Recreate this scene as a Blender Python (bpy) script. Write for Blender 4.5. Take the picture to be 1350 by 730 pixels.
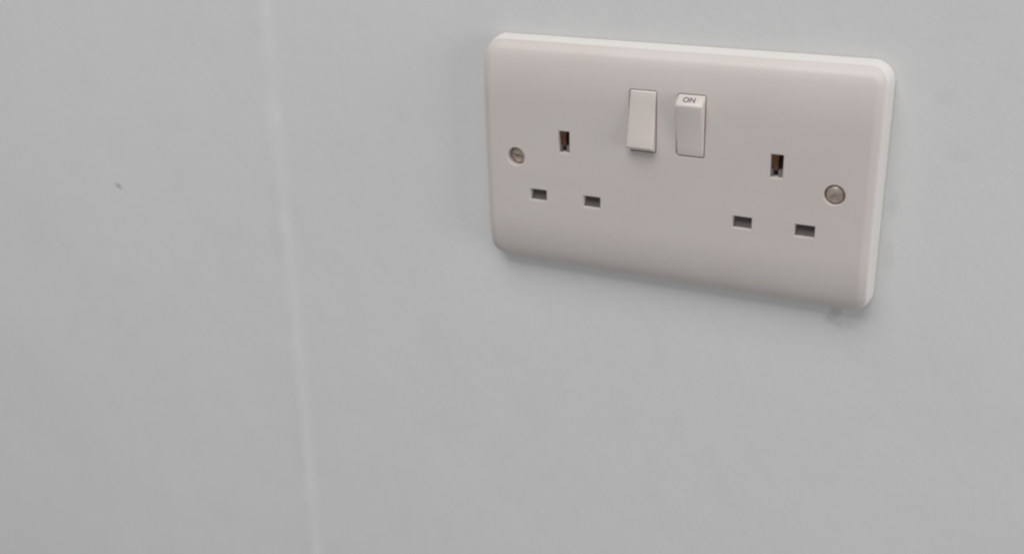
import bpy, bmesh, math, random
from mathutils import Vector, Matrix, Euler

# ------------------------------------------------------------------ camera, world, lamps, exposure
S = bpy.context.scene
COL = S.collection
for o in list(bpy.data.objects):
    bpy.data.objects.remove(o)

ZC = 1.20            # height of the socket centre above the floor, metres
HF = 10.0            # how far the flat of the faceplate stands off the wall, mm


def P(x, y, z):
    """socket millimetres (x right, y up, z out of the wall) -> world metres"""
    return Vector((x / 1000, -z / 1000, ZC + y / 1000))


def rot_m(a, b, c):
    # yaw, pitch, roll in the socket frame
    return Matrix.Rotation(a, 3, 'Y') @ Matrix.Rotation(b, 3, 'X') @ Matrix.Rotation(c, 3, 'Z')


cam_d = bpy.data.cameras.new('camera')
cam = bpy.data.objects.new('camera', cam_d)
COL.objects.link(cam)
S.camera = cam
R = rot_m(0.48086, -0.41064, -0.03496)
B = Matrix(((1, 0, 0), (0, 0, -1), (0, 1, 0)))          # socket frame -> world
Rw = B @ R
M4 = Rw.to_4x4()
M4.translation = P(131.128, 132.623, 373.647 + HF)
cam.matrix_world = M4
cam_d.sensor_width = 36.0
cam_d.sensor_fit = 'HORIZONTAL'
cam_d.lens = 36.0 * 1506.0 / 1350.0
cam_d.clip_start = 0.01
cam_d.clip_end = 50
cam_d.dof.use_dof = True
cam_d.dof.focus_distance = 0.405
cam_d.dof.aperture_fstop = 11.0

W = bpy.data.worlds.new('World')
S.world = W
W.use_nodes = True
bg = W.node_tree.nodes['Background']
bg.inputs['Color'].default_value = (0.98, 0.99, 1.0, 1)
bg.inputs['Strength'].default_value = 0.30


def area(name, loc, target, size, power, color):
    d = bpy.data.lights.new(name, 'AREA')
    d.shape = 'RECTANGLE'
    d.size, d.size_y = size
    d.energy = power
    d.color = color
    o = bpy.data.objects.new(name, d)
    COL.objects.link(o)
    o.location = loc
    o.rotation_euler = (Vector(target) - Vector(loc)).to_track_quat('-Z', 'Y').to_euler()
    return o


# daylight from a window high up to the right of the camera, and a ceiling fitting overhead
area('window_light', (3.4, -0.85, 1.25), (0, 0, ZC), (1.5, 2.2), 44, (1.0, 0.99, 0.97))
area('ceiling_light', (-0.10, -1.2, 3.3), (-0.05, 0, ZC), (1.9, 1.3), 43, (1.0, 0.985, 0.96))

S.render.engine = 'CYCLES'
S.cycles.filter_width = 2.3
S.view_settings.view_transform = 'Standard'
S.view_settings.look = 'None'
S.view_settings.gamma = 1.0
S.view_settings.exposure = 0.0
S.view_settings.use_curve_mapping = False

random.seed(4)


# ------------------------------------------------------------------ materials
def mat(name, col, rough=0.5, metal=0.0):
    m = bpy.data.materials.new(name)
    m.use_nodes = True
    b = m.node_tree.nodes['Principled BSDF']
    b.inputs['Base Color'].default_value = (*col, 1)
    b.inputs['Roughness'].default_value = rough
    b.inputs['Metallic'].default_value = metal
    return m, m.node_tree, b


class NT:
    """small helper for node graphs"""

    def __init__(s, t):
        s.t = t

    def n(s, typ, **kw):
        nd = s.t.nodes.new(typ)
        ins = kw.pop('ins', {})
        for k, v in kw.items():
            setattr(nd, k, v)
        for k, v in ins.items():
            if hasattr(v, 'is_linked') or isinstance(v, bpy.types.NodeSocket):
                s.t.links.new(v, nd.inputs[k])
            else:
                nd.inputs[k].default_value = v
        return nd

    def math(s, op, a, b=0.0, c=0.0):
        return s.n('ShaderNodeMath', operation=op, ins={0: a, 1: b, 2: c}).outputs[0]

    def mix(s, f, a, b):
        nd = s.n('ShaderNodeMix', data_type='RGBA')
        for i, v in ((0, f), (6, a), (7, b)):
            if isinstance(v, bpy.types.NodeSocket):
                s.t.links.new(v, nd.inputs[i])
            else:
                nd.inputs[i].default_value = v
        return nd.outputs[2]

    def noise(s, vec, scale, detail=3, rough=0.5):
        return s.n('ShaderNodeTexNoise', ins={'Vector': vec, 'Scale': scale, 'Detail': detail, 'Roughness': rough}).outputs['Fac']

    def ramp(s, f, a, b):
        return s.n('ShaderNodeMapRange', interpolation_type='SMOOTHSTEP', ins={0: f, 1: a, 2: b, 3: 0.0, 4: 1.0}).outputs[0]


def wall_material():
    m, t, b = mat('wall_paint', (0.6, 0.61, 0.62), 0.55)
    g = NT(t)
    co = g.n('ShaderNodeTexCoord').outputs['Object']
    sep = g.n('ShaderNodeSeparateXYZ', ins={0: co})
    x, z = sep.outputs[0], sep.outputs[2]
    big = g.noise(co, 9, 4, 0.55)
    fine = g.noise(co, 70, 3, 0.6)
    c = g.mix(g.ramp(big, 0.3, 0.7), (0.664, 0.667, 0.672, 1), (0.674, 0.677, 0.682, 1))
    c = g.mix(g.math('MULTIPLY', g.ramp(fine, 0.45, 0.75), 0.45), c, (0.635, 0.64, 0.645, 1))
    # paler, fresher paint along the filled joint
    wob = g.math('MULTIPLY', g.math('SUBTRACT', g.noise(co, 22, 3), 0.5), 0.009)
    lean = g.math('MULTIPLY', g.math('SUBTRACT', z, ZC), 0.030)
    dj = g.math('ABSOLUTE', g.math('ADD', g.math('SUBTRACT', g.math('ADD', x, 0.1838), lean), wob))
    streak = g.math('MULTIPLY', g.math('SUBTRACT', 1.0, g.ramp(dj, 0.0002, 0.0075)), g.math('ADD', 0.10, g.math('MULTIPLY', g.ramp(g.noise(co, 38, 4), 0.35, 0.68), 0.45)))
    c = g.mix(streak, c, (0.76, 0.765, 0.77, 1))

    # small marks: (x mm, y mm, radius x, radius y, strength)
    for (mx, my, rx, ry, st) in ((-284.6, -43.0, 2.3, 1.6, 0.50), (-283.2, -44.4, 1.6, 1.0, 0.4), (90.5, 34.2, 4.0, 4.0, 0.07),
                                 (62.0, -49.0, 3.6, 5.5, 0.26), (66.5, -52.0, 6.0, 3.0, 0.12), (78.6, -3.0, 2.6, 7.0, 0.08),
                                 (78.3, -23.0, 2.4, 10.0, 0.07), (97.0, 15.0, 5.0, 4.0, 0.05), (-213.0, -60.0, 7.0, 5.0, 0.03),
                                 (-282.0, -25.0, 9.0, 8.0, 0.03)):
        dx = g.math('MULTIPLY', g.math('SUBTRACT', x, mx / 1000), 1000 / rx)
        dz = g.math('MULTIPLY', g.math('SUBTRACT', z, ZC + my / 1000), 1000 / ry)
        d = g.math('SQRT', g.math('ADD', g.math('MULTIPLY', dx, dx), g.math('MULTIPLY', dz, dz)))
        d = g.math('ADD', d, g.math('MULTIPLY', g.math('SUBTRACT', g.noise(co, 900 / max(rx, ry), 4, 0.6), 0.5), 2.4))
        c = g.mix(g.math('MULTIPLY', g.math('SUBTRACT', 1.0, g.ramp(d, 0.25, 1.05)), st), c, (0.20, 0.195, 0.185, 1))
    t.links.new(c, b.inputs['Base Color'])
    t.links.new(g.math('MULTIPLY_ADD', streak, -0.15, 0.55), b.inputs['Roughness'])
    h = g.math('ADD', g.math('MULTIPLY', g.noise(co, 160, 4, 0.6), 1.0), g.math('MULTIPLY', g.noise(co, 600, 2), 0.35))
    bp = g.n('ShaderNodeBump', ins={'Strength': 0.20, 'Distance': 0.0006, 'Height': h})
    t.links.new(bp.outputs[0], b.inputs['Normal'])
    return m


def plastic(name, col, rough, dirt=0.25):
    m, t, b = mat(name, col, rough)
    g = NT(t)
    co = g.n('ShaderNodeTexCoord').outputs['Object']
    a = g.noise(co, 28, 4, 0.6)
    s = g.noise(co, 320, 2, 0.5)
    dark = tuple(v * 0.90 for v in col)
    warm = (col[0] * 0.97, col[1] * 0.935, col[2] * 0.90)
    c = g.mix(g.math('MULTIPLY', g.ramp(a, 0.35, 0.7), dirt * 2), (*col, 1), (*warm, 1))
    c = g.mix(g.math('MULTIPLY', g.ramp(s, 0.60, 0.80), dirt), c, (*dark, 1))
    t.links.new(c, b.inputs['Base Color'])
    t.links.new(g.math('MULTIPLY_ADD', a, 0.12, rough - 0.06), b.inputs['Roughness'])
    bp = g.n('ShaderNodeBump', ins={'Strength': 0.05, 'Distance': 0.0002, 'Height': g.noise(co, 900, 2)})
    t.links.new(bp.outputs[0], b.inputs['Normal'])
    return m


def metal(name, col, rough, scale=500):
    m, t, b = mat(name, col, rough, 1.0)
    g = NT(t)
    co = g.n('ShaderNodeTexCoord').outputs['Object']
    a = g.noise(co, scale, 4, 0.65)
    c = g.mix(g.ramp(a, 0.35, 0.7), (*col, 1), (col[0] * 0.62, col[1] * 0.56, col[2] * 0.52, 1))
    t.links.new(c, b.inputs['Base Color'])
    t.links.new(g.math('MULTIPLY_ADD', a, 0.3, rough - 0.12), b.inputs['Roughness'])
    bp = g.n('ShaderNodeBump', ins={'Strength': 0.25, 'Distance': 0.0002, 'Height': a})
    t.links.new(bp.outputs[0], b.inputs['Normal'])
    return m


M_WALL = wall_material()
M_PLATE = plastic('aged_white_plastic', (0.600, 0.552, 0.535), 0.42)
M_EDGE = plastic('lit_rim_plastic', (0.71, 0.69, 0.67), 0.30, 0.1)
M_ROCK = plastic('white_switch_plastic', (0.65, 0.595, 0.572), 0.30, 0.15)
M_SHUT = plastic('shutter_plastic', (0.11, 0.098, 0.096), 0.5)
M_SCREW = metal('tarnished_screw_metal', (0.72, 0.63, 0.57), 0.42)
M_BRASS = metal('dull_brass', (0.26, 0.15, 0.09), 0.55)
M_LEDGE = plastic('grey_shutter_plastic', (0.20, 0.18, 0.175), 0.5)
M_DARK = plastic('hole_shade_black', (0.03, 0.028, 0.027), 0.6)
M_INK = mat('grey_print', (0.13, 0.12, 0.12), 0.6)[0]


# ------------------------------------------------------------------ mesh helpers
def link(name, me, m=None, parent=None):
    o = bpy.data.objects.new(name, me)
    COL.objects.link(o)
    if m:
        me.materials.clear()
        me.materials.append(m)
    if parent:
        o.parent = parent
    return o


def smooth(me, deg=32):
    bm = bmesh.new()
    bm.from_mesh(me)
    lim = math.radians(deg)
    for f in bm.faces:
        f.smooth = True
    for e in bm.edges:
        e.smooth = not (len(e.link_faces) == 2 and e.calc_face_angle(0) > lim)
    bm.to_mesh(me)
    bm.free()


def L(x, y, z):
    """socket millimetres -> the socket empty's own frame (metres)"""
    return (x / 1000, -z / 1000, y / 1000)


def mesh_from(name, verts, faces):
    me = bpy.data.meshes.new(name)
    me.from_pydata([L(*v) for v in verts], [], faces)
    bm = bmesh.new()
    bm.from_mesh(me)
    bmesh.ops.recalc_face_normals(bm, faces=bm.faces)
    bm.to_mesh(me)
    bm.free()
    return me


def evaluated(o):
    dg = bpy.context.evaluated_depsgraph_get()
    return bpy.data.meshes.new_from_object(o.evaluated_get(dg))


# ------------------------------------------------------------------ wall
def hsh(ix, iy):
    v = math.sin(ix * 127.1 + iy * 311.7) * 43758.5453
    return v - math.floor(v)


def vnoise(x, y):
    ix, iy = math.floor(x), math.floor(y)
    fx, fy = x - ix, y - iy
    fx, fy = fx * fx * (3 - 2 * fx), fy * fy * (3 - 2 * fy)
    a = hsh(ix, iy) * (1 - fx) + hsh(ix + 1, iy) * fx
    b = hsh(ix, iy + 1) * (1 - fx) + hsh(ix + 1, iy + 1) * fx
    return a * (1 - fy) + b * fy - 0.5


def ridge_x(y):
    return -183.8 + 0.030 * y + 1.6 * vnoise(y / 42.0, 3.3) + 0.7 * vnoise(y / 11.0, 8.1)


def wall_relief(x, y):
    edge = max(abs(x) - 85.0, abs(y) - 52.0)           # the wall lies true behind the plate
    k = min(max(edge / 25.0, 0.0), 1.0)
    h = k * (0.7 * vnoise(x / 75 + 5, y / 75) + 0.22 * vnoise(x / 24, y / 24 + 9)) - 0.25
    d = x - ridge_x(y)
    amp = 0.36 * (0.75 + 0.9 * vnoise(y / 60.0, 1.7) + 0.5 * vnoise(y / 14.0, 5.2))
    h += amp * math.exp(-(d / 4.4) ** 2)
    # a dried paint run on the joint
    h += 0.4 * math.exp(-((x + 181.6 - 0.35 * (y + 1)) / 1.2) ** 2 - ((y + 3.0) / 5.0) ** 2)
    return min(h, 1.2) if edge > 0 else min(h, -0.02)


def axis(lo, f0, f1, hi, step, extra=()):
    v = [f0 + i * (f1 - f0) / round((f1 - f0) / step) for i in range(round((f1 - f0) / step) + 1)]
    v += list(extra)
    a = f0
    s = step
    while a > lo:
        s *= 1.7
        a -= s
        v.append(max(a, lo))
    a, s = f1, step
    while a < hi:
        s *= 1.7
        a += s
        v.append(min(a, hi))
    return sorted(set(round(q, 3) for q in v))


xs = axis(-1500, -460, 160, 1200, 2.5, [-200 + 0.5 * i for i in range(65)])
ys = axis(-1200, -330, 90, 1200, 2.5)
nx, ny = len(xs), len(ys)
vs = [P(x, y, wall_relief(x, y) if -520 < x < 200 and -380 < y < 120 else -0.25) for y in ys for x in xs]
fs = [(j * nx + i, j * nx + i + 1, (j + 1) * nx + i + 1, (j + 1) * nx + i) for j in range(ny - 1) for i in range(nx - 1)]
# closed back, 100 mm thick
rim = [i for i in range(nx)] + [j * nx + nx - 1 for j in range(1, ny)] + [(ny - 1) * nx + i for i in range(nx - 2, -1, -1)] + [j * nx for j in range(ny - 2, 0, -1)]
base = len(vs)
vs += [Vector((vs[i].x, 0.1, vs[i].z)) for i in rim]
n = len(rim)
fs += [(rim[k], base + k, base + (k + 1) % n, rim[(k + 1) % n]) for k in range(n)]
fs.append(tuple(base + k for k in range(n))[::-1])
me = bpy.data.meshes.new('wall')
me.from_pydata(vs, [], fs)
smooth(me, 50)
wall = link('wall', me, M_WALL)
wall['kind'] = 'structure'
wall['label'] = 'pale grey painted wall with a faint upright filled joint'


# ------------------------------------------------------------------ socket
socket = bpy.data.objects.new('double_socket', None)
COL.objects.link(socket)
socket.location = (0, 0, ZC)
socket.empty_display_size = 0.02
socket['label'] = 'aged white double wall socket with two rocker switches, one marked ON'
socket['category'] = 'socket'

HW, HH, RC = 74.9, 45.0, 7.5        # half width, half height, corner radius at the wall
ROLL0, ROLLR, ROLLD = 23.0, 21.0, 6.8


def zf(y):
    a = max(abs(y) - ROLL0, 0.0) / ROLLR
    return HF - ROLLD * (1 - math.sqrt(max(1 - a * a, 0.0)))


def outline(inset):
    """rounded rectangle, left-right symmetric; returns right side points bottom to top"""
    hw, hh, r = HW - inset, HH - inset, max(RC - inset, 1.2)
    pts = []
    for k in range(11):
        a = -math.pi / 2 + k / 10 * math.pi / 2
        pts.append((hw - r + r * math.cos(a), -hh + r + r * math.sin(a)))
    y0 = hh - r
    m_ = [-y0 * (1 - i / 9.0) - ROLL0 * (i / 9.0) * 1.0 for i in range(1, 9)] if y0 > ROLL0 else []
    mid = m_ + [-ROLL0] + [-ROLL0 + 2 * ROLL0 * i / 14 for i in range(1, 14)] + [ROLL0] + [-v for v in reversed(m_)]
    pts += [(hw, y) for y in mid]
    for k in range(11):
        a = k / 10 * math.pi / 2
        pts.append((hw - r + r * math.cos(a), y0 + r * math.sin(a)))
    return pts


# a steep side rising from the wall, a softened edge, a gentle bevel, then the face: (inset, share of the face height)
rings = [(0.0, 0.0), (0.10, 0.12), (0.38, 0.34), (0.70, 0.55), (0.98, 0.71), (1.16, 0.80), (1.32, 0.852), (1.52, 0.886), (1.78, 0.906),
         (2.2, 0.926), (2.8, 0.952), (3.35, 0.974), (3.8, 0.989), (4.2, 0.997), (4.6, 1.0)]
verts, faces = [], []
ring_ids = []
for inset, share in rings:
    pr = outline(inset)
    ids_r, ids_l = [], []
    for (x, y) in pr:
        z = share * zf(min(abs(y), 43.1))
        ids_r.append(len(verts))
        verts.append((x, y, z))
        ids_l.append(len(verts))
        verts.append((-x, y, z))
    ring_ids.append((ids_r, ids_l))
for (a_r, a_l), (b_r, b_l) in zip(ring_ids[:-1], ring_ids[1:]):
    la = a_r + a_l[::-1]
    lb = b_r + b_l[::-1]
    n = len(la)
    for k in range(n):
        k2 = (k + 1) % n
        faces.append((la[k], la[k2], lb[k2], lb[k]))
ir, il = ring_ids[-1]
for k in range(len(ir) - 1):
    faces.append((il[k], ir[k], ir[k + 1], il[k + 1]))
br, bl = ring_ids[0]
faces.append(tuple((br + bl[::-1])[::-1]))
plate_me = mesh_from('faceplate', verts, faces)
plate = link('faceplate', plate_me, M_PLATE, socket)


def rrect(cx, cy, w, h, r, off=0.0, seg=4):
    w, h = w / 2 + off, h / 2 + off
    r = r + off
    if r < 0.02:
        return [(cx - w, cy - h), (cx + w, cy - h), (cx + w, cy + h), (cx - w, cy + h)]
    out = []
    for (sx, sy, a0) in ((1, -1, -90), (1, 1, 0), (-1, 1, 90), (-1, -1, 180)):
        for k in range(seg + 1):
            a = math.radians(a0 + 90 * k / seg)
            out.append((cx + sx * (w - r) + r * math.cos(a), cy + sy * (h - r) + r * math.sin(a)))
    return out


def cutter(rings_):
    v, f = [], []
    n = len(rings_[0][0])
    for pts, z in rings_:
        v += [(x, y, z) for x, y in pts]
    for k in range(len(rings_) - 1):
        for i in range(n):
            j = (i + 1) % n
            f.append((k * n + i, k * n + j, (k + 1) * n + j, (k + 1) * n + i))
    f.append(tuple(range(n))[::-1])
    f.append(tuple((len(rings_) - 1) * n + i for i in range(n)))
    return v, f


def pocket(shape, zb, flare=0.2):
    return cutter([(shape(0), zb), (shape(0), HF - flare), (shape(flare * 0.3), HF - flare * 0.35), (shape(flare), HF), (shape(flare + 0.7), HF + 0.7)])


SX, YL, YE = 40.05, -14.4, 7.8
cut_v, cut_f = [], []


def add_cut(vf):
    v, f = vf
    b = len(cut_v)
    cut_v.extend(v)
    cut_f.extend([tuple(i + b for i in q) for q in f])


for s in (-1, 1):
    add_cut(pocket(lambda o, s=s: rrect(s * SX, YE, 4.6, 8.6, 0.15, o, 2), 1.6, 0.14))
    for t in (-1, 1):
        add_cut(pocket(lambda o, s=s, t=t: rrect(s * SX + t * 11.1, YL, 7.1, 4.6, 0.15, o, 2), 3.0, 0.14))
    add_cut(pocket(lambda o, s=s: rrect(s * 9.0, 19.0, 10.6, 22.8, 1.0, o, 4), 3.0, 0.18))
    circ = lambda o, s=s: [(s * 60.3 + (3.55 + o) * math.cos(2 * math.pi * k / 40), (3.55 + o) * math.sin(2 * math.pi * k / 40)) for k in range(40)]
    add_cut(pocket(circ, 5.5, 0.3))
cut = link('cutter', mesh_from('cutter', cut_v, cut_f), None, socket)
bv = plate.modifiers.new('holes', 'BOOLEAN')
bv.operation = 'DIFFERENCE'
bv.solver = 'EXACT'
bv.object = cut
bpy.context.view_layer.update()
new = evaluated(plate)
plate.modifiers.clear()
plate.data = new
new.name = 'faceplate'
new.materials.clear()
new.materials.append(M_PLATE)
new.materials.append(M_EDGE)                     # paler sides: the brightness of the lit rim is put into the colour
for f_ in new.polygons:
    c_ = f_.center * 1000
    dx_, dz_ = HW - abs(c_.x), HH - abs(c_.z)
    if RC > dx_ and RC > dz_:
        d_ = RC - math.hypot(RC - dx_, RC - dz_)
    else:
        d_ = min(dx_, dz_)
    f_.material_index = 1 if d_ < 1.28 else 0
bpy.data.objects.remove(cut)
smooth(new, 24)


# rocker switches: profile in (y, z) swept across x, edges rounded
def rocker(cx, up, label=None):
    cy, hl, hw = 19.0, 11.12, 4.98
    yr = 8.1 if up else 9.2
    prof = [(-hl, 10.0), (yr, 13.6), (hl, 9.9), (hl - 0.2, 4.0), (-hl + 0.2, 4.0)]
    # shallow hollow along the pressing face
    face = [(-hl + (yr + hl) * k / 6, 10.0 + 3.6 * k / 6 - 0.28 * math.sin(math.pi * k / 6)) for k in range(7)]
    prof = face + prof[2:]
    if not up:
        prof = [(-y, z) for y, z in prof][::-1]
    n_ = len(prof)
    v = [(x, y, z) for x in (-hw, hw) for (y, z) in prof]
    f = [(i, (i + 1) % n_, n_ + (i + 1) % n_, n_ + i) for i in range(n_)] + [tuple(range(n_))[::-1], tuple(n_ + i for i in range(n_))]
    me_ = mesh_from('rocker_switch', v, f)
    o = link('rocker_switch', me_, M_ROCK, socket)
    o.location = L(cx, cy, 0)
    bvm = o.modifiers.new('round', 'BEVEL')
    bvm.width = 0.00062
    bvm.segments = 4
    bvm.limit_method = 'ANGLE'
    bvm.angle_limit = math.radians(20)
    bpy.context.view_layer.update()
    e = evaluated(o)
    o.modifiers.clear()
    o.data = e
    e.materials.clear()
    e.materials.append(M_ROCK)
    smooth(e, 40)
    return o


sw_off = rocker(-9.0, False)
sw_off['label'] = 'rocker switch pressed at its top end'
sw_on = rocker(9.0, True)
sw_on['label'] = 'rocker switch with ON printed on its raised end'

# the printed word on the raised end of the second switch
cu = bpy.data.curves.new('lettering', 'FONT')
cu.body = 'ON'
cu.align_x = 'CENTER'
cu.align_y = 'CENTER'
cu.size = 0.0029
cu.extrude = 0.00003
cu.offset = 0.00008
tmp = bpy.data.objects.new('lettering', cu)
COL.objects.link(tmp)
bpy.context.view_layer.update()
tme = evaluated(tmp)
bpy.data.objects.remove(tmp)
txt = link('lettering', tme, M_INK, sw_on)
a0, a1 = Vector(L(0, 11.12, 9.9)), Vector(L(0, 8.1, 13.6))       # raised end, from the plate to its crest
up_dir = (a0 - a1).normalized()
right = Vector((1, 0, 0))
nrm = right.cross(up_dir).normalized()
mt = Matrix((right, up_dir, nrm)).transposed().to_4x4()
mt.translation = a0.lerp(a1, 0.49) + nrm * 0.00004 + right * -0.0003
txt.matrix_local = mt


# shutters behind the pin openings and the brass earth contacts
def slab(name, cx, cy, z0, w, h, d, m, tilt=0.0, taper=1.0):
    v = []
    for (z, k) in ((z0 - d, 1.0), (z0, 1.0)):
        for (x, y) in ((-w / 2, -h / 2), (w / 2, -h / 2), (w / 2, h / 2), (-w / 2, h / 2)):
            v.append((x * (taper if y < 0 else 1.0), y, z + y * tilt))
    f = [(0, 3, 2, 1), (4, 5, 6, 7), (0, 1, 5, 4), (1, 2, 6, 5), (2, 3, 7, 6), (3, 0, 4, 7)]
    me_ = mesh_from(name, v, f)
    o = link(name, me_, m, socket)
    o.location = L(cx, cy, 0)
    bvm = o.modifiers.new('round', 'BEVEL')
    bvm.width = 0.0001
    bvm.segments = 2
    return o


for s in (-1, 1):
    for t in (-1, 1):
        slab('shutter', s * SX + t * 11.1, YL, 7.3, 6.9, 4.4, 1.0, M_SHUT, -0.50)
    slab('earth_hole_dark', s * SX, YE, 5.4, 4.4, 8.4, 0.4, M_DARK)  # added black slab, its colour stands in for the shade deep in the hole
    slab('earth_contact', s * SX - 1.0, YE + 0.9, 8.1, 2.7, 6.0, 1.2, M_BRASS, 0.06, 0.72)
    slab('shutter', s * SX + 1.25, YE - 3.0, 8.2, 1.9, 2.4, 2.4, M_LEDGE)
    slab('shutter', s * SX - 1.85, YE - 3.0, 8.2, 0.8, 2.4, 2.4, M_LEDGE)


# slotted fixing screws, domed heads
def screw(cx, z0, ang, tilt, slot_w, slot_d, label):
    segs = 36
    prof = [(0.0, 0.62), (0.9, 0.58), (1.7, 0.44), (2.45, 0.20), (2.95, -0.08), (3.2, -0.42), (3.22, -1.6)]
    v = [(0, 0, prof[0][1])]
    for r, z in prof[1:]:
        v += [(r * math.cos(2 * math.pi * k / segs), r * math.sin(2 * math.pi * k / segs), z) for k in range(segs)]
    f = [(0, 1 + k, 1 + (k + 1) % segs) for k in range(segs)]
    for q in range(len(prof) - 2):
        b0, b1 = 1 + q * segs, 1 + (q + 1) * segs
        f += [(b0 + k, b1 + k, b1 + (k + 1) % segs, b0 + (k + 1) % segs) for k in range(segs)]
    last = 1 + (len(prof) - 2) * segs
    f.append(tuple(last + k for k in range(segs)))
    o = link('fixing_screw', mesh_from('fixing_screw', v, f), M_SCREW, socket)
    c = [(sx * 4, sy * slot_w / 2, z) for z in (0.62 - slot_d, 2.0) for sx, sy in ((-1, -1), (1, -1), (1, 1), (-1, 1))]
    cf = [(0, 3, 2, 1), (4, 5, 6, 7), (0, 1, 5, 4), (1, 2, 6, 5), (2, 3, 7, 6), (3, 0, 4, 7)]
    co_ = link('cutter', mesh_from('cutter', c, cf), None, socket)
    b_ = o.modifiers.new('slot', 'BOOLEAN')
    b_.operation = 'DIFFERENCE'
    b_.solver = 'EXACT'
    b_.object = co_
    bpy.context.view_layer.update()
    e = evaluated(o)
    o.modifiers.clear()
    o.data = e
    e.materials.clear()
    e.materials.append(M_SCREW)
    smooth(e, 35)
    bpy.data.objects.remove(co_)
    o.location = L(cx, 0, z0)
    o.rotation_euler = Euler((math.radians(tilt[0]), -math.radians(ang), math.radians(tilt[1])))
    o['label'] = label
    return o


screw(-60.3, 7.5, -14, (0, 6), 0.65, 0.9, 'slotted screw sunk deep in its hole')
screw(60.3, 9.1, -3, (0, 0), 0.55, 0.45, 'round headed screw with a worn shallow slot')
